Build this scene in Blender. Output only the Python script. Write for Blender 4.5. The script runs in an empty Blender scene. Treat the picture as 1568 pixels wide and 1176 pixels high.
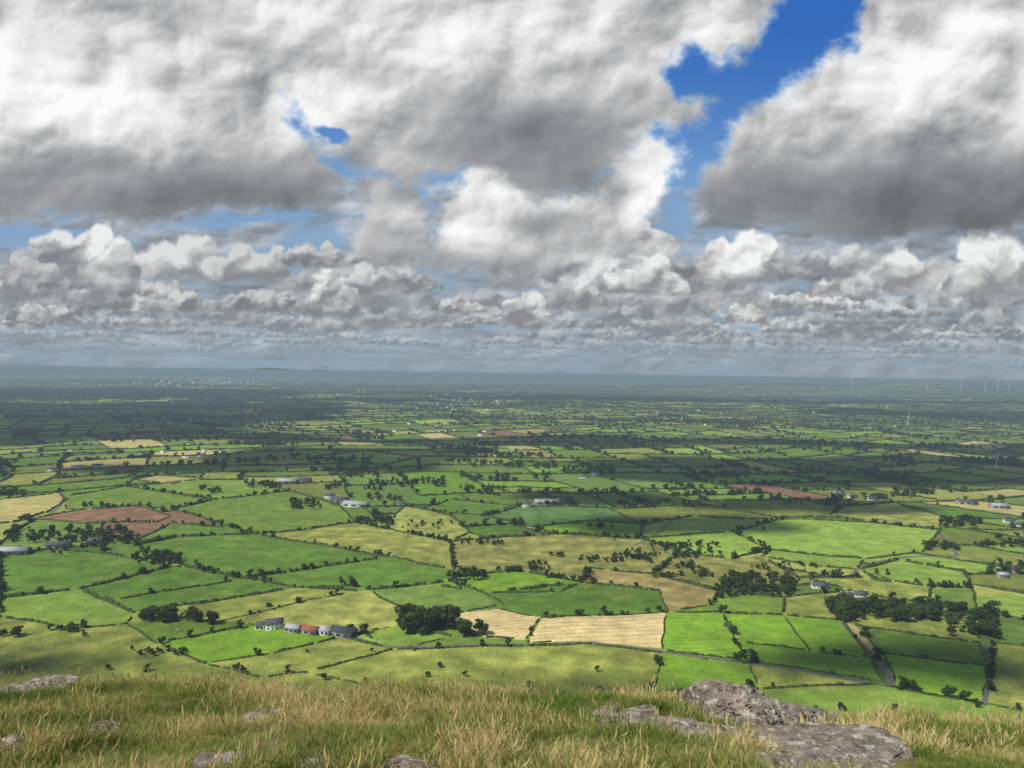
import bpy, math, random
import numpy as np
from mathutils import Matrix, Vector
random.seed(5); rng=np.random.default_rng(5)
scene=bpy.context.scene
# ------------------------------------------------------------------ utils
def lin(c):
    c=np.asarray(c,float)/255.
    return np.where(c<=0.04045,c/12.92,((c+0.055)/1.055)**2.4)
def ss(a,b,x):
    t=np.clip((x-a)/(b-a),0,1); return t*t*(3-2*t)
_A=np.random.default_rng(11).random((256,256))*2*np.pi
_GX=np.cos(_A); _GY=np.sin(_A)
def pn(x,y,seed=0):
    x=np.asarray(x,float); y=np.asarray(y,float)
    xi=np.floor(x).astype(np.int64); yi=np.floor(y).astype(np.int64)
    fx=x-xi; fy=y-yi
    u=fx*fx*fx*(fx*(fx*6-15)+10); v=fy*fy*fy*(fy*(fy*6-15)+10)
    def g(ix,iy,dx,dy):
        a=(ix+seed*57)&255; b=(iy+seed*131+((ix>>8)*7))&255
        return _GX[a,b]*dx+_GY[a,b]*dy
    n00=g(xi,yi,fx,fy); n10=g(xi+1,yi,fx-1,fy); n01=g(xi,yi+1,fx,fy-1); n11=g(xi+1,yi+1,fx-1,fy-1)
    return 1.5*((n00*(1-u)+n10*u)*(1-v)+(n01*(1-u)+n11*u)*v)
def fbm(x,y,o=4,seed=0,g=0.5):
    s=0;a=1;t=0
    for i in range(o):
        s=s+a*pn(x*2**i+i*17.3,y*2**i-i*9.1,seed+i); t+=a; a*=g
    return s/t
def mk(name,co,faces,mats=None,smooth=False,mi=None,link=True,attrs=None):
    co=np.asarray(co,np.float32); faces=np.asarray(faces,np.int32); N,k=faces.shape
    me=bpy.data.meshes.new(name)
    me.vertices.add(len(co)); me.vertices.foreach_set('co',co.ravel())
    me.loops.add(N*k); me.loops.foreach_set('vertex_index',faces.ravel())
    me.polygons.add(N); me.polygons.foreach_set('loop_start',np.arange(0,N*k,k,dtype=np.int32))
    if smooth: me.polygons.foreach_set('use_smooth',np.ones(N,bool))
    if mats:
        for m in mats: me.materials.append(m)
    if mi is not None: me.polygons.foreach_set('material_index',np.asarray(mi,np.int32))
    me.update(calc_edges=True)
    if attrs:
        for an,arr in attrs.items():
            a=me.color_attributes.new(an,'FLOAT_COLOR','POINT')
            arr=np.asarray(arr,np.float32)
            if arr.shape[1]==3: arr=np.hstack([arr,np.ones((len(arr),1),np.float32)])
            a.data.foreach_set('color',arr.ravel())
    ob=bpy.data.objects.new(name,me)
    if link: scene.collection.objects.link(ob)
    return ob
# ------------------------------------------------------------------ materials
def newmat(name):
    m=bpy.data.materials.new(name); m.use_nodes=True; nt=m.node_tree; nt.nodes.clear()
    return m,nt,nt.nodes,nt.links
def noise_mat(name,c1,c2,scale,rough=0.9,detail=6,bump=0,coord='Object',contrast=(0.35,0.65),spec=0.1,rnd=0,trans=0):
    m,nt,N,L=newmat(name)
    out=N.new('ShaderNodeOutputMaterial'); b=N.new('ShaderNodeBsdfPrincipled')
    b.inputs['Roughness'].default_value=rough; b.inputs['Specular IOR Level'].default_value=spec
    g=N.new('ShaderNodeTexCoord') if coord!='World' else N.new('ShaderNodeNewGeometry')
    n=N.new('ShaderNodeTexNoise'); n.inputs['Scale'].default_value=scale; n.inputs['Detail'].default_value=detail
    L.new(g.outputs['Position' if coord=='World' else coord],n.inputs['Vector'])
    r=N.new('ShaderNodeValToRGB'); r.color_ramp.elements[0].position=contrast[0]; r.color_ramp.elements[1].position=contrast[1]
    r.color_ramp.elements[0].color=(*c1,1); r.color_ramp.elements[1].color=(*c2,1)
    L.new(n.outputs['Fac'],r.inputs['Fac']); col=r.outputs['Color']
    if rnd:
        oi=N.new('ShaderNodeObjectInfo'); mr=N.new('ShaderNodeMapRange'); mr.inputs['To Min'].default_value=1-rnd; mr.inputs['To Max'].default_value=1+rnd
        L.new(oi.outputs['Random'],mr.inputs['Value'])
        mx=N.new('ShaderNodeVectorMath'); mx.operation='SCALE'; L.new(col,mx.inputs[0]); L.new(mr.outputs['Result'],mx.inputs['Scale']); col=mx.outputs['Vector']
    L.new(col,b.inputs['Base Color'])
    if bump:
        bp=N.new('ShaderNodeBump'); bp.inputs['Strength'].default_value=bump; bp.inputs['Distance'].default_value=0.05
        L.new(n.outputs['Fac'],bp.inputs['Height']); L.new(bp.outputs['Normal'],b.inputs['Normal'])
    sh=b.outputs['BSDF']
    if trans:
        t=N.new('ShaderNodeBsdfTranslucent'); L.new(col,t.inputs['Color']); ms=N.new('ShaderNodeMixShader'); ms.inputs[0].default_value=trans
        L.new(sh,ms.inputs[1]); L.new(t.outputs[0],ms.inputs[2]); sh=ms.outputs[0]
    L.new(sh,out.inputs['Surface'])
    return m
M_bark=noise_mat('bark',(0.06,0.045,0.03),(0.12,0.09,0.06),4)
M_leaf=noise_mat('foliage',(0.028,0.050,0.014),(0.076,0.11,0.028),0.35,rough=0.8,rnd=0.35,trans=0.2)
M_hedge=noise_mat('hedge_foliage',(0.028,0.046,0.014),(0.075,0.10,0.03),0.25,coord='World',rough=0.9)
M_wallw=noise_mat('white_render',(0.62,0.61,0.57),(0.8,0.79,0.76),1.5)
M_wallg=noise_mat('grey_block',(0.28,0.27,0.25),(0.38,0.37,0.35),1.5)
M_slate=noise_mat('slate_roof',(0.06,0.065,0.075),(0.12,0.125,0.14),2)
M_tin=noise_mat('grey_tin_roof',(0.3,0.32,0.34),(0.42,0.44,0.46),0.8)
M_dark=noise_mat('dark_cladding',(0.04,0.05,0.06),(0.07,0.08,0.1),1)
M_red=noise_mat('red_tin_roof',(0.27,0.08,0.06),(0.34,0.13,0.09),1)
M_glass=noise_mat('window_glass',(0.02,0.025,0.03),(0.05,0.06,0.07),1,rough=0.2,spec=0.5)
M_road=noise_mat('lane_asphalt',(0.10,0.10,0.095),(0.17,0.165,0.15),0.4,coord='World')
M_wt=noise_mat('turbine_paint',(0.75,0.75,0.75),(0.8,0.8,0.8),1)
M_wool=noise_mat('wool',(0.5,0.48,0.42),(0.7,0.68,0.62),5)
M_shadow_cloud=noise_mat('shadow_cloud_white',(0.7,0.7,0.7),(0.8,0.8,0.8),0.001)  # only for the added shadow-casting clouds
# ------------------------------------------------------------------ camera (on the hill top, 200 m above the plain)
CZ=200.0; F=1162.0; W0,H0=1568.,1176.
pitch=math.radians(0.81); roll=math.radians(0.84)
Rm=Matrix.Rotation(math.radians(90)-pitch,4,'X') @ Matrix.Rotation(roll,4,'Z')
cam=bpy.data.cameras.new('camera'); camo=bpy.data.objects.new('camera',cam); scene.collection.objects.link(camo)
camo.matrix_world=Matrix.Translation((0,0,CZ)) @ Rm
cam.sensor_width=36; cam.lens=36*F/W0; cam.clip_start=0.1; cam.clip_end=200000
scene.camera=camo
R3=np.array(Rm.to_3x3())
def rays(u,v):
    u=np.atleast_1d(np.asarray(u,float)); v=np.atleast_1d(np.asarray(v,float))
    d=np.stack([(u-W0/2)/F,-(v-H0/2)/F,-np.ones_like(u)],-1)
    d=d@R3.T
    return d/np.linalg.norm(d,axis=-1,keepdims=True)
# ------------------------------------------------------------------ terrain height
def plain(x,y):
    r=np.hypot(x,y)
    h=14*pn(x/800,y/800,3)*ss(900,2600,r)+38*pn(x/3500,y/3500,4)*ss(2500,8000,r)
    h=h+1.6*pn(x/75,y/75,5)*ss(420,520,r)*(1-ss(900,2000,r))
    h=h+5*pn(x/300,y/300,6)*ss(600,1500,r)
    h=h+120*np.exp(-((x-6500)/3500)**2-((y-11500)/1600)**2)*(1+0.35*pn(x/900,y/900,8))
    h=h+(115+110*pn(x/6000,y/9000,9))*ss(15000,32000,r)*(1+0.4*pn(x/1500,y/1500,2))
    return h
def hill(x,y):
    yy=np.maximum(y,0)
    d=1.42+0.1*np.minimum(yy,17.5)+0.02*np.minimum(yy,17.5)**2+0.8*np.maximum(yy-17.5,0)
    d=d+0.8*np.maximum(np.abs(x)-40,0)+0.8*np.maximum(-y-30,0)
    d=d+0.24*ss(0.8,4.0,x)*ss(2,6,yy)
    r=np.hypot(x,y)
    b=0.13*pn(x/1.7,y/1.7,21)+0.06*pn(x/0.6,y/0.6,22)+0.02*pn(x/0.15,y/0.15,23)
    b=b*ss(1.0,2.5,r)+1.5*pn(x/25,y/25,24)*ss(25,60,r)
    return CZ-d+b
def terrain(x,y):
    a=hill(x,y); b=plain(x,y); k=12.0
    h=np.clip(0.5+0.5*(a-b)/k,0,1)
    return b*(1-h)+a*h+k*h*(1-h)*((a-b)<k)*((b-a)<k)
def G(pts,fn=plain,tmax=60000):
    pts=np.atleast_2d(np.asarray(pts,float)); d=rays(pts[:,0],pts[:,1])
    t=np.full(len(pts),1.0 if fn is not plain else 250.); done=np.zeros(len(pts),bool); lo=t.copy()
    while t.min()<tmax and not done.all():
        z=CZ+d[:,2]*t; hh=fn(d[:,0]*t,d[:,1]*t); hit=(z<hh)
        done|=hit; lo=np.where(done,lo,t); t=np.where(done,t,t*1.02)
        if (t[~done]>tmax).all() if (~done).any() else True: break
    hi=t.copy()
    for _ in range(14):
        m=(lo+hi)/2; below=(CZ+d[:,2]*m)<fn(d[:,0]*m,d[:,1]*m)
        hi=np.where(below,m,hi); lo=np.where(below,lo,m)
    return np.stack([d[:,0]*hi,d[:,1]*hi,fn(d[:,0]*hi,d[:,1]*hi)],-1)
# ------------------------------------------------------------------ fields, surveyed
C=dict(br=(118,156,48),br2=(112,148,50),g1=(112,138,56),g2=(92,124,48),g3=(108,134,62),ol=(132,142,68),yl=(146,153,78),
 tan=(200,182,130),lt=(136,164,72),brown=(142,110,86),rough=(118,128,60),rough2=(132,134,72),pink=(150,138,86),teal=(92,128,66),ltan=(176,166,106))
C={k:lin(v)/1.1 for k,v in C.items()}
POLY=[
('rough',[(-200,930),(0,945),(100,962),(195,955),(240,985),(315,1016),(400,1037),(470,1030),(560,1050),(600,1130),(-200,1130)],0),
('ol',[(470,1030),(600,995),(800,990),(905,986),(1012,1000),(1003,1057),(1003,1130),(600,1130),(560,1050)],0),
('g1',[(1003,1057),(1160,1056),(1335,1048),(1505,1078),(1700,1115),(1700,1160),(1003,1130)],0),
('g2',[(0,852),(75,842),(180,850),(262,868),(122,902),(0,916)],0),
('g2',[(-150,860),(0,852),(0,916),(-150,930)],0),
('g1',[(0,916),(122,902),(205,938),(195,955),(100,962),(0,945)],0),
('g2',[(122,902),(262,868),(285,868),(372,886),(168,920)],0),
('g2',[(168,920),(372,886),(395,888),(452,900),(205,938)],0),
('ol',[(205,938),(452,900),(545,905),(340,950),(195,955)],0),
('g2',[(205,836),(270,822),(395,818),(598,853),(372,886),(285,868)],1),
('yl',[(395,818),(545,800),(690,830),(695,872),(598,853)],2),
('g2',[(372,886),(598,853),(695,872),(690,890),(560,903),(452,900)],0),
('yl',[(340,950),(545,905),(565,904),(620,935),(610,958),(555,968),(395,957)],0),
('br',[(240,985),(395,957),(525,975),(420,1000),(315,1016)],0),
('ol',[(315,1016),(420,1000),(525,975),(590,992),(470,1030),(400,1037)],0),
('g1',[(555,968),(610,958),(640,962),(690,975),(640,988),(590,992)],0),
('g3',[(565,904),(690,890),(740,908),(770,925),(695,940),(620,935)],0),
('br',[(650,893),(760,876),(800,875),(890,892),(860,905),(740,908)],0),
('g2',[(740,908),(890,892),(1010,905),(1021,938),(828,945),(760,932)],1),
('tan',[(695,940),(760,932),(828,945),(803,980),(745,976),(700,965)],2),
('tan',[(808,984),(830,947),(1019,938),(1014,993),(905,982)],3),
('br',[(1021,938),(1105,938),(1142,1012),(1014,996)],2),
('br',[(1105,938),(1198,942),(1240,997),(1135,984)],1),
('br',[(1198,942),(1288,950),(1332,1008),(1240,997)],0),
('br2',[(1135,984),(1240,997),(1332,1008),(1352,1042),(1145,1014)],0),
('br',[(1012,1000),(1148,1018),(1160,1056),(1003,1057)],1),
('ol',[(1148,1018),(1335,1045),(1300,1058),(1160,1056)],0),
('br',[(1352,1000),(1512,1020),(1505,1078),(1372,1050)],1),
('g2',[(1310,958),(1500,985),(1512,1020),(1345,996)],0),
('ol',[(1522,985),(1700,1005),(1700,1115),(1512,1076)],0),
('lt',[(1318,872),(1375,858),(1478,876),(1488,900),(1420,898),(1330,882)],0),
('lt',[(1118,815),(1200,795),(1330,800),(1440,812),(1412,846),(1325,856),(1180,842)],1),
('lt',[(1180,842),(1325,856),(1310,872),(1240,866),(1165,852)],0),
('ol',[(1225,885),(1320,885),(1425,900),(1420,925),(1300,905)],0),
('g3',[(1425,900),(1488,900),(1500,945),(1440,935)],0),
('ol',[(1200,915),(1300,905),(1420,925),(1440,935),(1500,945),(1500,985),(1310,958),(1288,950),(1198,942)],0),
('g1',[(1100,905),(1200,915),(1198,942),(1105,938),(1021,938),(1090,925)],0),
('pink',[(905,870),(1000,880),(1100,905),(1090,925),(1021,938),(1010,905),(890,892)],0),
('rough2',[(690,830),(850,818),(980,825),(1040,846),(1000,880),(905,870),(890,892),(800,875),(760,876),(695,872)],0),
('lt',[(980,825),(1118,815),(1180,842),(1120,856),(1040,846)],0),
('rough2',[(1040,846),(1120,856),(1165,852),(1225,885),(1200,915),(1100,905),(1000,880)],0),
('brown',[(50,795),(130,780),(215,775),(262,790),(240,800),(130,802)],3),
('ltan',[(-60,768),(0,765),(90,755),(100,765),(70,785),(20,800),(-60,806)],0),
('g1',[(100,760),(190,745),(260,755),(330,765),(262,780),(215,775),(100,780)],0),
('g1',[(262,780),(330,765),(445,752),(520,775),(545,800),(395,818),(355,808)],2),
('g2',[(262,800),(355,808),(395,818),(270,822),(205,830)],0),
('yl',[(545,800),(600,795),(620,775),(690,790),(720,815),(690,830)],0),
('g1',[(205,745),(300,735),(380,735),(445,752),(330,765),(260,755)],0),
('ltan',[(205,735),(240,728),(310,733),(260,742)],0),
('br',[(820,808),(900,798),(985,803),(980,825),(850,818)],0),
('teal',[(800,775),(930,778),(985,803),(900,798),(820,808),(740,790)],0),
('g2',[(690,765),(800,775),(740,790),(640,780)],0),
('lt',[(985,803),(1060,790),(1140,795),(1200,795),(1118,815),(980,825)],0),
('yl',[(1290,775),(1370,770),(1440,790),(1440,812),(1330,800),(1270,790)],0),
('lt',[(480,700),(560,690),(640,700),(590,712)],0),
]
PW=[]
for c,pts,st in POLY: PW.append((c,G(pts)[:,:2],st))
def inpoly(x,y,P):
    ins=np.zeros(x.shape,bool); n=len(P); j=n-1
    for i in range(n):
        xi,yi=P[i]; xj,yj=P[j]
        if yi!=yj:
            c=((yi>y)!=(yj>y))&(x<(xj-xi)*(y-yi)/(yj-yi)+xi); ins^=c
        j=i
    return ins
# procedural farmland beyond: recursive subdivision in a gently warped frame
ca,sa=math.cos(0.42),math.sin(0.42)
def wn(x,y): return 260*pn(x/1700,y/1700,31)+18*pn(x/260,y/260,33), 260*pn(x/1700,y/1700,32)+18*pn(x/260,y/260,34)
def warp(x,y):
    a,b=wn(x,y); return ca*x+sa*y+a, -sa*x+ca*y+b
def unwarp(X,Y):
    x=ca*X-sa*Y; y=sa*X+ca*Y
    for _ in range(10):
        a,b=wn(x,y); A=X-a; B=Y-b; x=ca*A-sa*B; y=sa*A+ca*B
    return x,y
CELL=10.; X0=-14000.; Y0=-9000.; NX,NY=3300,2800
ids=np.zeros((NY,NX),np.int32); leaves=[]
stack=[(0,0,NX,NY)]
while stack:
    x0,y0,x1,y1=stack.pop(); w=x1-x0; h=y1-y0
    if w*h< random.uniform(90,420) or max(w,h)<8:
        ids[y0:y1,x0:x1]=len(leaves); leaves.append((x0,y0,x1,y1)); continue
    if w*random.uniform(.75,1.3)>h:
        c=x0+int(w*random.uniform(.34,.66)); stack+= [(x0,y0,c,y1),(c,y0,x1,y1)]
    else:
        c=y0+int(h*random.uniform(.34,.66)); stack+= [(x0,y0,x1,c),(x0,c,x1,y1)]
pal=['br','br2','g1','g2','g3','ol','yl','lt','ltan','brown','rough','g2','g1','lt','ol','g3','yl']
pa=np.array([C[k] for k in pal]); pr=np.array([.07,.07,.09,.09,.09,.12,.10,.09,.07,.02,.1,.04,.04,.05,.04,.03,.05]); pr/=pr.sum()
leafcol=pa[rng.choice(len(pal),len(leaves),p=pr)]*rng.uniform(.72,1.2,(len(leaves),1))
# ------------------------------------------------------------------ ground sheet
ang=np.radians(np.concatenate([np.arange(-180,-42,4),np.arange(-42,42.01,0.075),np.arange(46,180,4)]))
rr=[0.02,0.15,0.3]; r=0.45
while r<12: rr.append(r); r*=1.012
while r<425: rr.append(r); r*=1.055
v=1115.
while True:
    r=CZ*F/(v-571)
    if v<572.5 or r>3200: break
    rr.append(r); v-=1.2
r=rr[-1]
while r<30000: r*=1.0095; rr.append(r)
rr+= [32000,34000,38000,43500]
rr=np.array(rr); nr,na=len(rr),len(ang)
RR,AA=np.meshgrid(rr,ang,indexing='ij'); X=(RR*np.sin(AA)).ravel(); Y=(RR*np.cos(AA)).ravel(); Rf=RR.ravel()
Z=terrain(X,Y)
wx,wy=warp(X,Y); ix=np.clip(((wx-X0)/CELL).astype(int),0,NX-1); iy=np.clip(((wy-Y0)/CELL).astype(int),0,NY-1)
col=leafcol[ids[iy,ix]].copy()
near=Rf<1800
xn,yn=X[near],Y[near]; cn=col[near]
for c,P,st in PW:
    bb=(xn>P[:,0].min())&(xn<P[:,0].max())&(yn>P[:,1].min())&(yn<P[:,1].max())
    ii=np.where(bb)[0]; m=inpoly(xn[ii],yn[ii],P); ii=ii[m]
    base=C[c]*random.uniform(.90,1.10); k=np.ones(len(ii))
    if st:
        e=P[1]-P[0] if st!=3 else P[2]-P[1]; e=e/np.linalg.norm(e); q=(xn[ii]*-e[1]+yn[ii]*e[0])+3*pn(xn[ii]/40,yn[ii]/40,7)
        k=1+ (0.06 if st==1 else 0.11)*np.sin(q*2*np.pi/(7. if st<3 else 9.))
    k=k*(1+0.22*fbm(xn[ii]/50,yn[ii]/50,4,41))
    if c in('rough','rough2','pink','ol','yl'):
        n=fbm(xn[ii]/22,yn[ii]/22,4,44)[:,None]; cn[ii]=base*k[:,None]*(1+0.6*n)+np.maximum(n,0)*np.array([.12,.06,.025])
    else:
        n=fbm(xn[ii]/35,yn[ii]/35,4,48)[:,None]; cn[ii]=base*k[:,None]+np.maximum(n,0)*np.array([.08,.04,.012])
col[near]=cn
col*= (1+0.2*fbm(X/160,Y/160,4,42))[:,None]
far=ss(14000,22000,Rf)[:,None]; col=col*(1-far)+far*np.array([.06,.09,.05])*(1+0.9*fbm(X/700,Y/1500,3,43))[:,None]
hm=(Z>plain(X,Y)+8)|(Rf<430); hc=np.array([.135,.14,.045])
col[hm]=(hc*(1+0.35*fbm(X[hm]/9,Y[hm]/9,4,45))[:,None])
fg=Rf<14; n=fbm(X[fg]/0.5,Y[fg]/0.5,4,46)[:,None]
col[fg]=np.array([.14,.13,.045])*(1+0.5*n)
bare=ss(.30,.45,fbm(X[fg]/.8+9,Y[fg]/.8,3,81))[:,None]; col[fg]=col[fg]*(1-bare)+np.array([.15,.10,.07])*bare
col=np.clip(col,0.005,0.7)
i,j=np.meshgrid(np.arange(nr-1),np.arange(na),indexing='ij'); j2=(j+1)%na
faces=np.stack([i*na+j,i*na+j2,(i+1)*na+j2,(i+1)*na+j],-1).reshape(-1,4)
m,nt,N,L=newmat('farmland_ground')
out=N.new('ShaderNodeOutputMaterial'); b=N.new('ShaderNodeBsdfPrincipled'); b.inputs['Roughness'].default_value=.95; b.inputs['Specular IOR Level'].default_value=0.05
at=N.new('ShaderNodeAttribute'); at.attribute_name='fcol'
ge=N.new('ShaderNodeNewGeometry'); prev=at.outputs['Color']
for sc,am in ((0.5,.22),(0.06,.25),(9.0,.4)):
    n=N.new('ShaderNodeTexNoise'); n.inputs['Scale'].default_value=sc; n.inputs['Detail'].default_value=5; L.new(ge.outputs['Position'],n.inputs['Vector'])
    mr=N.new('ShaderNodeMapRange'); mr.inputs['From Min'].default_value=.3; mr.inputs['From Max'].default_value=.7; mr.inputs['To Min'].default_value=1-am; mr.inputs['To Max'].default_value=1+am
    L.new(n.outputs['Fac'],mr.inputs['Value']); s=N.new('ShaderNodeVectorMath'); s.operation='SCALE'; L.new(prev,s.inputs[0]); L.new(mr.outputs['Result'],s.inputs['Scale']); prev=s.outputs['Vector']
L.new(prev,b.inputs['Base Color']); L.new(b.outputs[0],out.inputs['Surface'])
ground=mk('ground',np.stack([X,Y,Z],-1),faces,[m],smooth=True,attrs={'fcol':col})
print('ground',len(X),'leaves',len(leaves))
# ------------------------------------------------------------------ hedges
segA=[];segB=[];segH=[];segW=[]
occ={}
def add_line(P0,P1,h,w,step,pid,gap=0.0,occd=5.):
    L_=np.hypot(*(P1-P0)); n=max(1,int(L_/step)); t=np.linspace(0,1,n+1)
    nrm=np.array([-(P1-P0)[1],(P1-P0)[0]])/max(L_,1e-6)
    pts=P0+(P1-P0)*t[:,None]; wob=1.6*pn(pts[:,0]/25,pts[:,1]/25,50); wob[0]=wob[-1]=0; pts=pts+nrm*wob[:,None]
    for a in range(n):
        mid=(pts[a]+pts[a+1])/2; key=(int(mid[0]//occd),int(mid[1]//occd)); bad=False
        for dx in(-1,0,1):
            for dy in (-1,0,1):
                o=occ.get((key[0]+dx,key[1]+dy))
                if o is not None and o!=pid: bad=True
        if bad or random.random()<gap: continue
        occ.setdefault(key,pid); segA.append(pts[a]); segB.append(pts[a+1]); hh=h*random.uniform(.6,1.4); segH.append(hh); segW.append(w*random.uniform(.7,1.3))
treeP=[];treeH=[]
pid=0
for c,P,st in PW:
    for k in range(len(P)):
        pid+=1; a=P[k]; b2=P[(k+1)%len(P)]
        if np.hypot(*a)<440 and np.hypot(*b2)<440: continue
        d=np.hypot(*((a+b2)/2)); hv=random.uniform(.7,1.5)
        add_line(a,b2,(1.1+0.9*(d>700))*hv,1.4+1.1*(d>700),4.,pid,gap=.05)
        dens=random.choice([0,0.003,0.01,0.04,.08])*(1.8 if d>750 else .6)
        for _ in range(rng.poisson(np.hypot(*(b2-a))*dens)):
            q=a+(b2-a)*random.random()+rng.normal(0,.8,2); treeP.append(q); treeH.append(random.uniform(2.5,7.5))
E0=[];E1=[]
for x0,y0,x1,y1 in leaves:
    E0.append((x0,y0));E1.append((x0,y1)); E0.append((x0,y0));E1.append((x1,y0))
E0=np.array(E0,float)*CELL+[X0,Y0]; E1=np.array(E1,float)*CELL+[X0,Y0]
mx,my=unwarp((E0[:,0]+E1[:,0])/2,(E0[:,1]+E1[:,1])/2); rm=np.hypot(mx,my)
keep=(my>450)&(np.abs(mx)<0.78*my+250)&(rm<14500)&(rm>500)&(rng.random(len(mx))<0.94)
E0=E0[keep];E1=E1[keep];rm=rm[keep]
SA=[];SB=[];SD=[]
for e0,e1,rd in zip(E0,E1,rm):
    st=6. if rd<1500 else (15. if rd<5000 else 30.)
    n=max(1,int(np.hypot(*(e1-e0))/st)); t=np.linspace(0,1,n+1)[:,None]; p=e0+(e1-e0)*t
    SA.append(p[:-1]);SB.append(p[1:]);SD.append(np.full(n,rng.choice([0.1,.6,1.4,2.8])))
SA=np.vstack(SA);SB=np.vstack(SB);SD=np.concatenate(SD)
ax,ay=unwarp(SA[:,0],SA[:,1]); bx,by=unwarp(SB[:,0],SB[:,1]); cx,cy=(ax+bx)/2,(ay+by)/2
ok=np.ones(len(cx),bool); nm=np.where(np.hypot(cx,cy)<1900)[0]
for c,P,st in PW: ok[nm]&=~inpoly(cx[nm],cy[nm],P)
ok&=np.hypot(cx,cy)>520
ax,ay,bx,by,cx,cy,SD=[q[ok] for q in(ax,ay,bx,by,cx,cy,SD)]
rd=np.hypot(cx,cy); sl=np.hypot(bx-ax,by-ay)
hA=np.stack([ax,ay],-1);hB=np.stack([bx,by],-1)
hh=np.where(rd<1500,2.2,np.where(rd<4000,2.9,3.5))*rng.uniform(.6,1.5,len(rd)); hw=np.where(rd<1500,2.8,np.where(rd<4000,4.,7.))*rng.uniform(.7,1.3,len(rd))
wood=np.clip(0.6+1.3*fbm(cx/700,cy/700,3,61),0.1,1.8)
lam=sl/21.*SD*wood*np.where(rd<1500,.9,1.0)*np.where(rd>7000,.5,1)
cnt=rng.poisson(lam)
for k in np.where(cnt>0)[0]:
    for _ in range(cnt[k]):
        t=random.random(); treeP.append(np.array([ax[k]+(bx[k]-ax[k])*t,ay[k]+(by[k]-ay[k])*t])+rng.normal(0,1.5,2)); treeH.append(random.uniform(4.,11.))
A=np.vstack([np.array(segA),hA]);B=np.vstack([np.array(segB),hB]);HH=np.concatenate([segH,hh]);WW=np.concatenate([segW,hw])
d=B-A; ln=np.maximum(np.hypot(d[:,0],d[:,1]),1e-3)[:,None]; nrm=np.stack([-d[:,1],d[:,0]],-1)/ln
A=A-d/ln*0.4; B=B+d/ln*0.4
def v3(p,dz): return np.stack([p[:,0],p[:,1],plain(p[:,0],p[:,1])+dz],-1)
w=WW[:,None]/2; n=len(A); h2=HH*rng.uniform(.75,1.2,n)
V=np.stack([v3(A-nrm*w,-.5),v3(A-nrm*w*.6,HH*.8),v3(A+nrm*w*.5,HH),v3(A+nrm*w,-.5),v3(B-nrm*w,-.5),v3(B-nrm*w*.6,h2*.8),v3(B+nrm*w*.5,h2),v3(B+nrm*w,-.5)],1).reshape(-1,3)
o=(np.arange(n)*8)[:,None]
Fh=np.vstack([o+np.array([[0,1,5,4]]),o+np.array([[1,2,6,5]]),o+np.array([[2,3,7,6]]),o+np.array([[0,3,2,1]]),o+np.array([[4,5,6,7]])])
mk('hedgerow',V,Fh,[M_hedge]); print('hedge segs',n)
# ------------------------------------------------------------------ trees
def tube(p0,p1,r0,r1,n=6):
    p0=np.array(p0,float);p1=np.array(p1,float);d=p1-p0;d/=np.linalg.norm(d);a=np.cross(d,[.3,.9,.2]);a/=np.linalg.norm(a);b=np.cross(d,a)
    t=np.arange(n)*2*np.pi/n; c=np.cos(t)[:,None]*a+np.sin(t)[:,None]*b
    V=np.vstack([p0+c*r0,p1+c*r1]); k=np.arange(n);k2=(k+1)%n
    return V,np.stack([k,k2,k2+n,k+n],-1)
def tree_mesh(name,seed,nleaf,ls,wid,low=.22):
    g=np.random.default_rng(seed); Vs=[];Fs=[];mi=[];o=0; H=10.
    def add(V,F,m):
        nonlocal o
        Vs.append(V);Fs.append(F+o);mi.extend([m]*len(F));o+=len(V)
    lean=g.normal(0,.25,2)
    add(*tube((0,0,-.4),(lean[0],lean[1],H*.3),.38,.26),0); add(*tube((lean[0],lean[1],H*.3),(lean[0]*1.5,lean[1]*1.5,H*.7),.26,.1),0)
    nc=g.integers(10,15); cl=[]
    for k in range(nc):
        th=g.uniform(0,2*np.pi); z=g.uniform(low+.12,.86); rad=wid*math.sqrt(max(.05,1-((z-.5)/.5)**2))*g.uniform(.35,.9)
        c=np.array([math.cos(th)*rad,math.sin(th)*rad,z*H]); cl.append((c,g.uniform(1.1,2.0)*wid/3.6))
        if k<7: add(*tube((lean[0],lean[1],H*g.uniform(.22,.42)),c,.13,.04,5),0)
    w=np.array([r**2 for c,r in cl]); w/=w.sum(); pk=g.choice(nc,nleaf,p=w)
    cc=np.array([c for c,r in cl])[pk]; cr=np.array([r for c,r in cl])[pk]
    d=g.normal(size=(nleaf,3)); d/=np.linalg.norm(d,axis=1,keepdims=True)
    P=cc+d*(cr*g.uniform(.55,1.12,nleaf))[:,None]*[1,1,.8]
    nn=d+g.normal(0,.45,(nleaf,3)); nn/=np.linalg.norm(nn,axis=1,keepdims=True)
    a=np.cross(nn,g.normal(size=(nleaf,3))); a/=np.linalg.norm(a,axis=1,keepdims=True); b=np.cross(nn,a)
    s=(ls*g.uniform(.6,1.3,nleaf))[:,None]; a=a*s;b=b*s*.8
    V=np.stack([P-a-b*.4,P+a*.2-b,P+a+b*.3,P-a*.3+b],1).reshape(-1,3)
    add(V,np.arange(nleaf*4).reshape(-1,4),1)
    return mk(name,np.vstack(Vs),np.vstack(Fs),[M_bark,M_leaf],mi=mi,link=False)
near_p=[tree_mesh('tree_kind_%02d'%k,100+k,1300,.42,random.uniform(2.8,4.6),low=random.choice([.02,.12,.2])) for k in range(8)]
far_p=[tree_mesh('far_tree_kind_%02d'%k,200+k,150,1.1,random.uniform(3.2,5.2),low=0) for k in range(8)]
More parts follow.
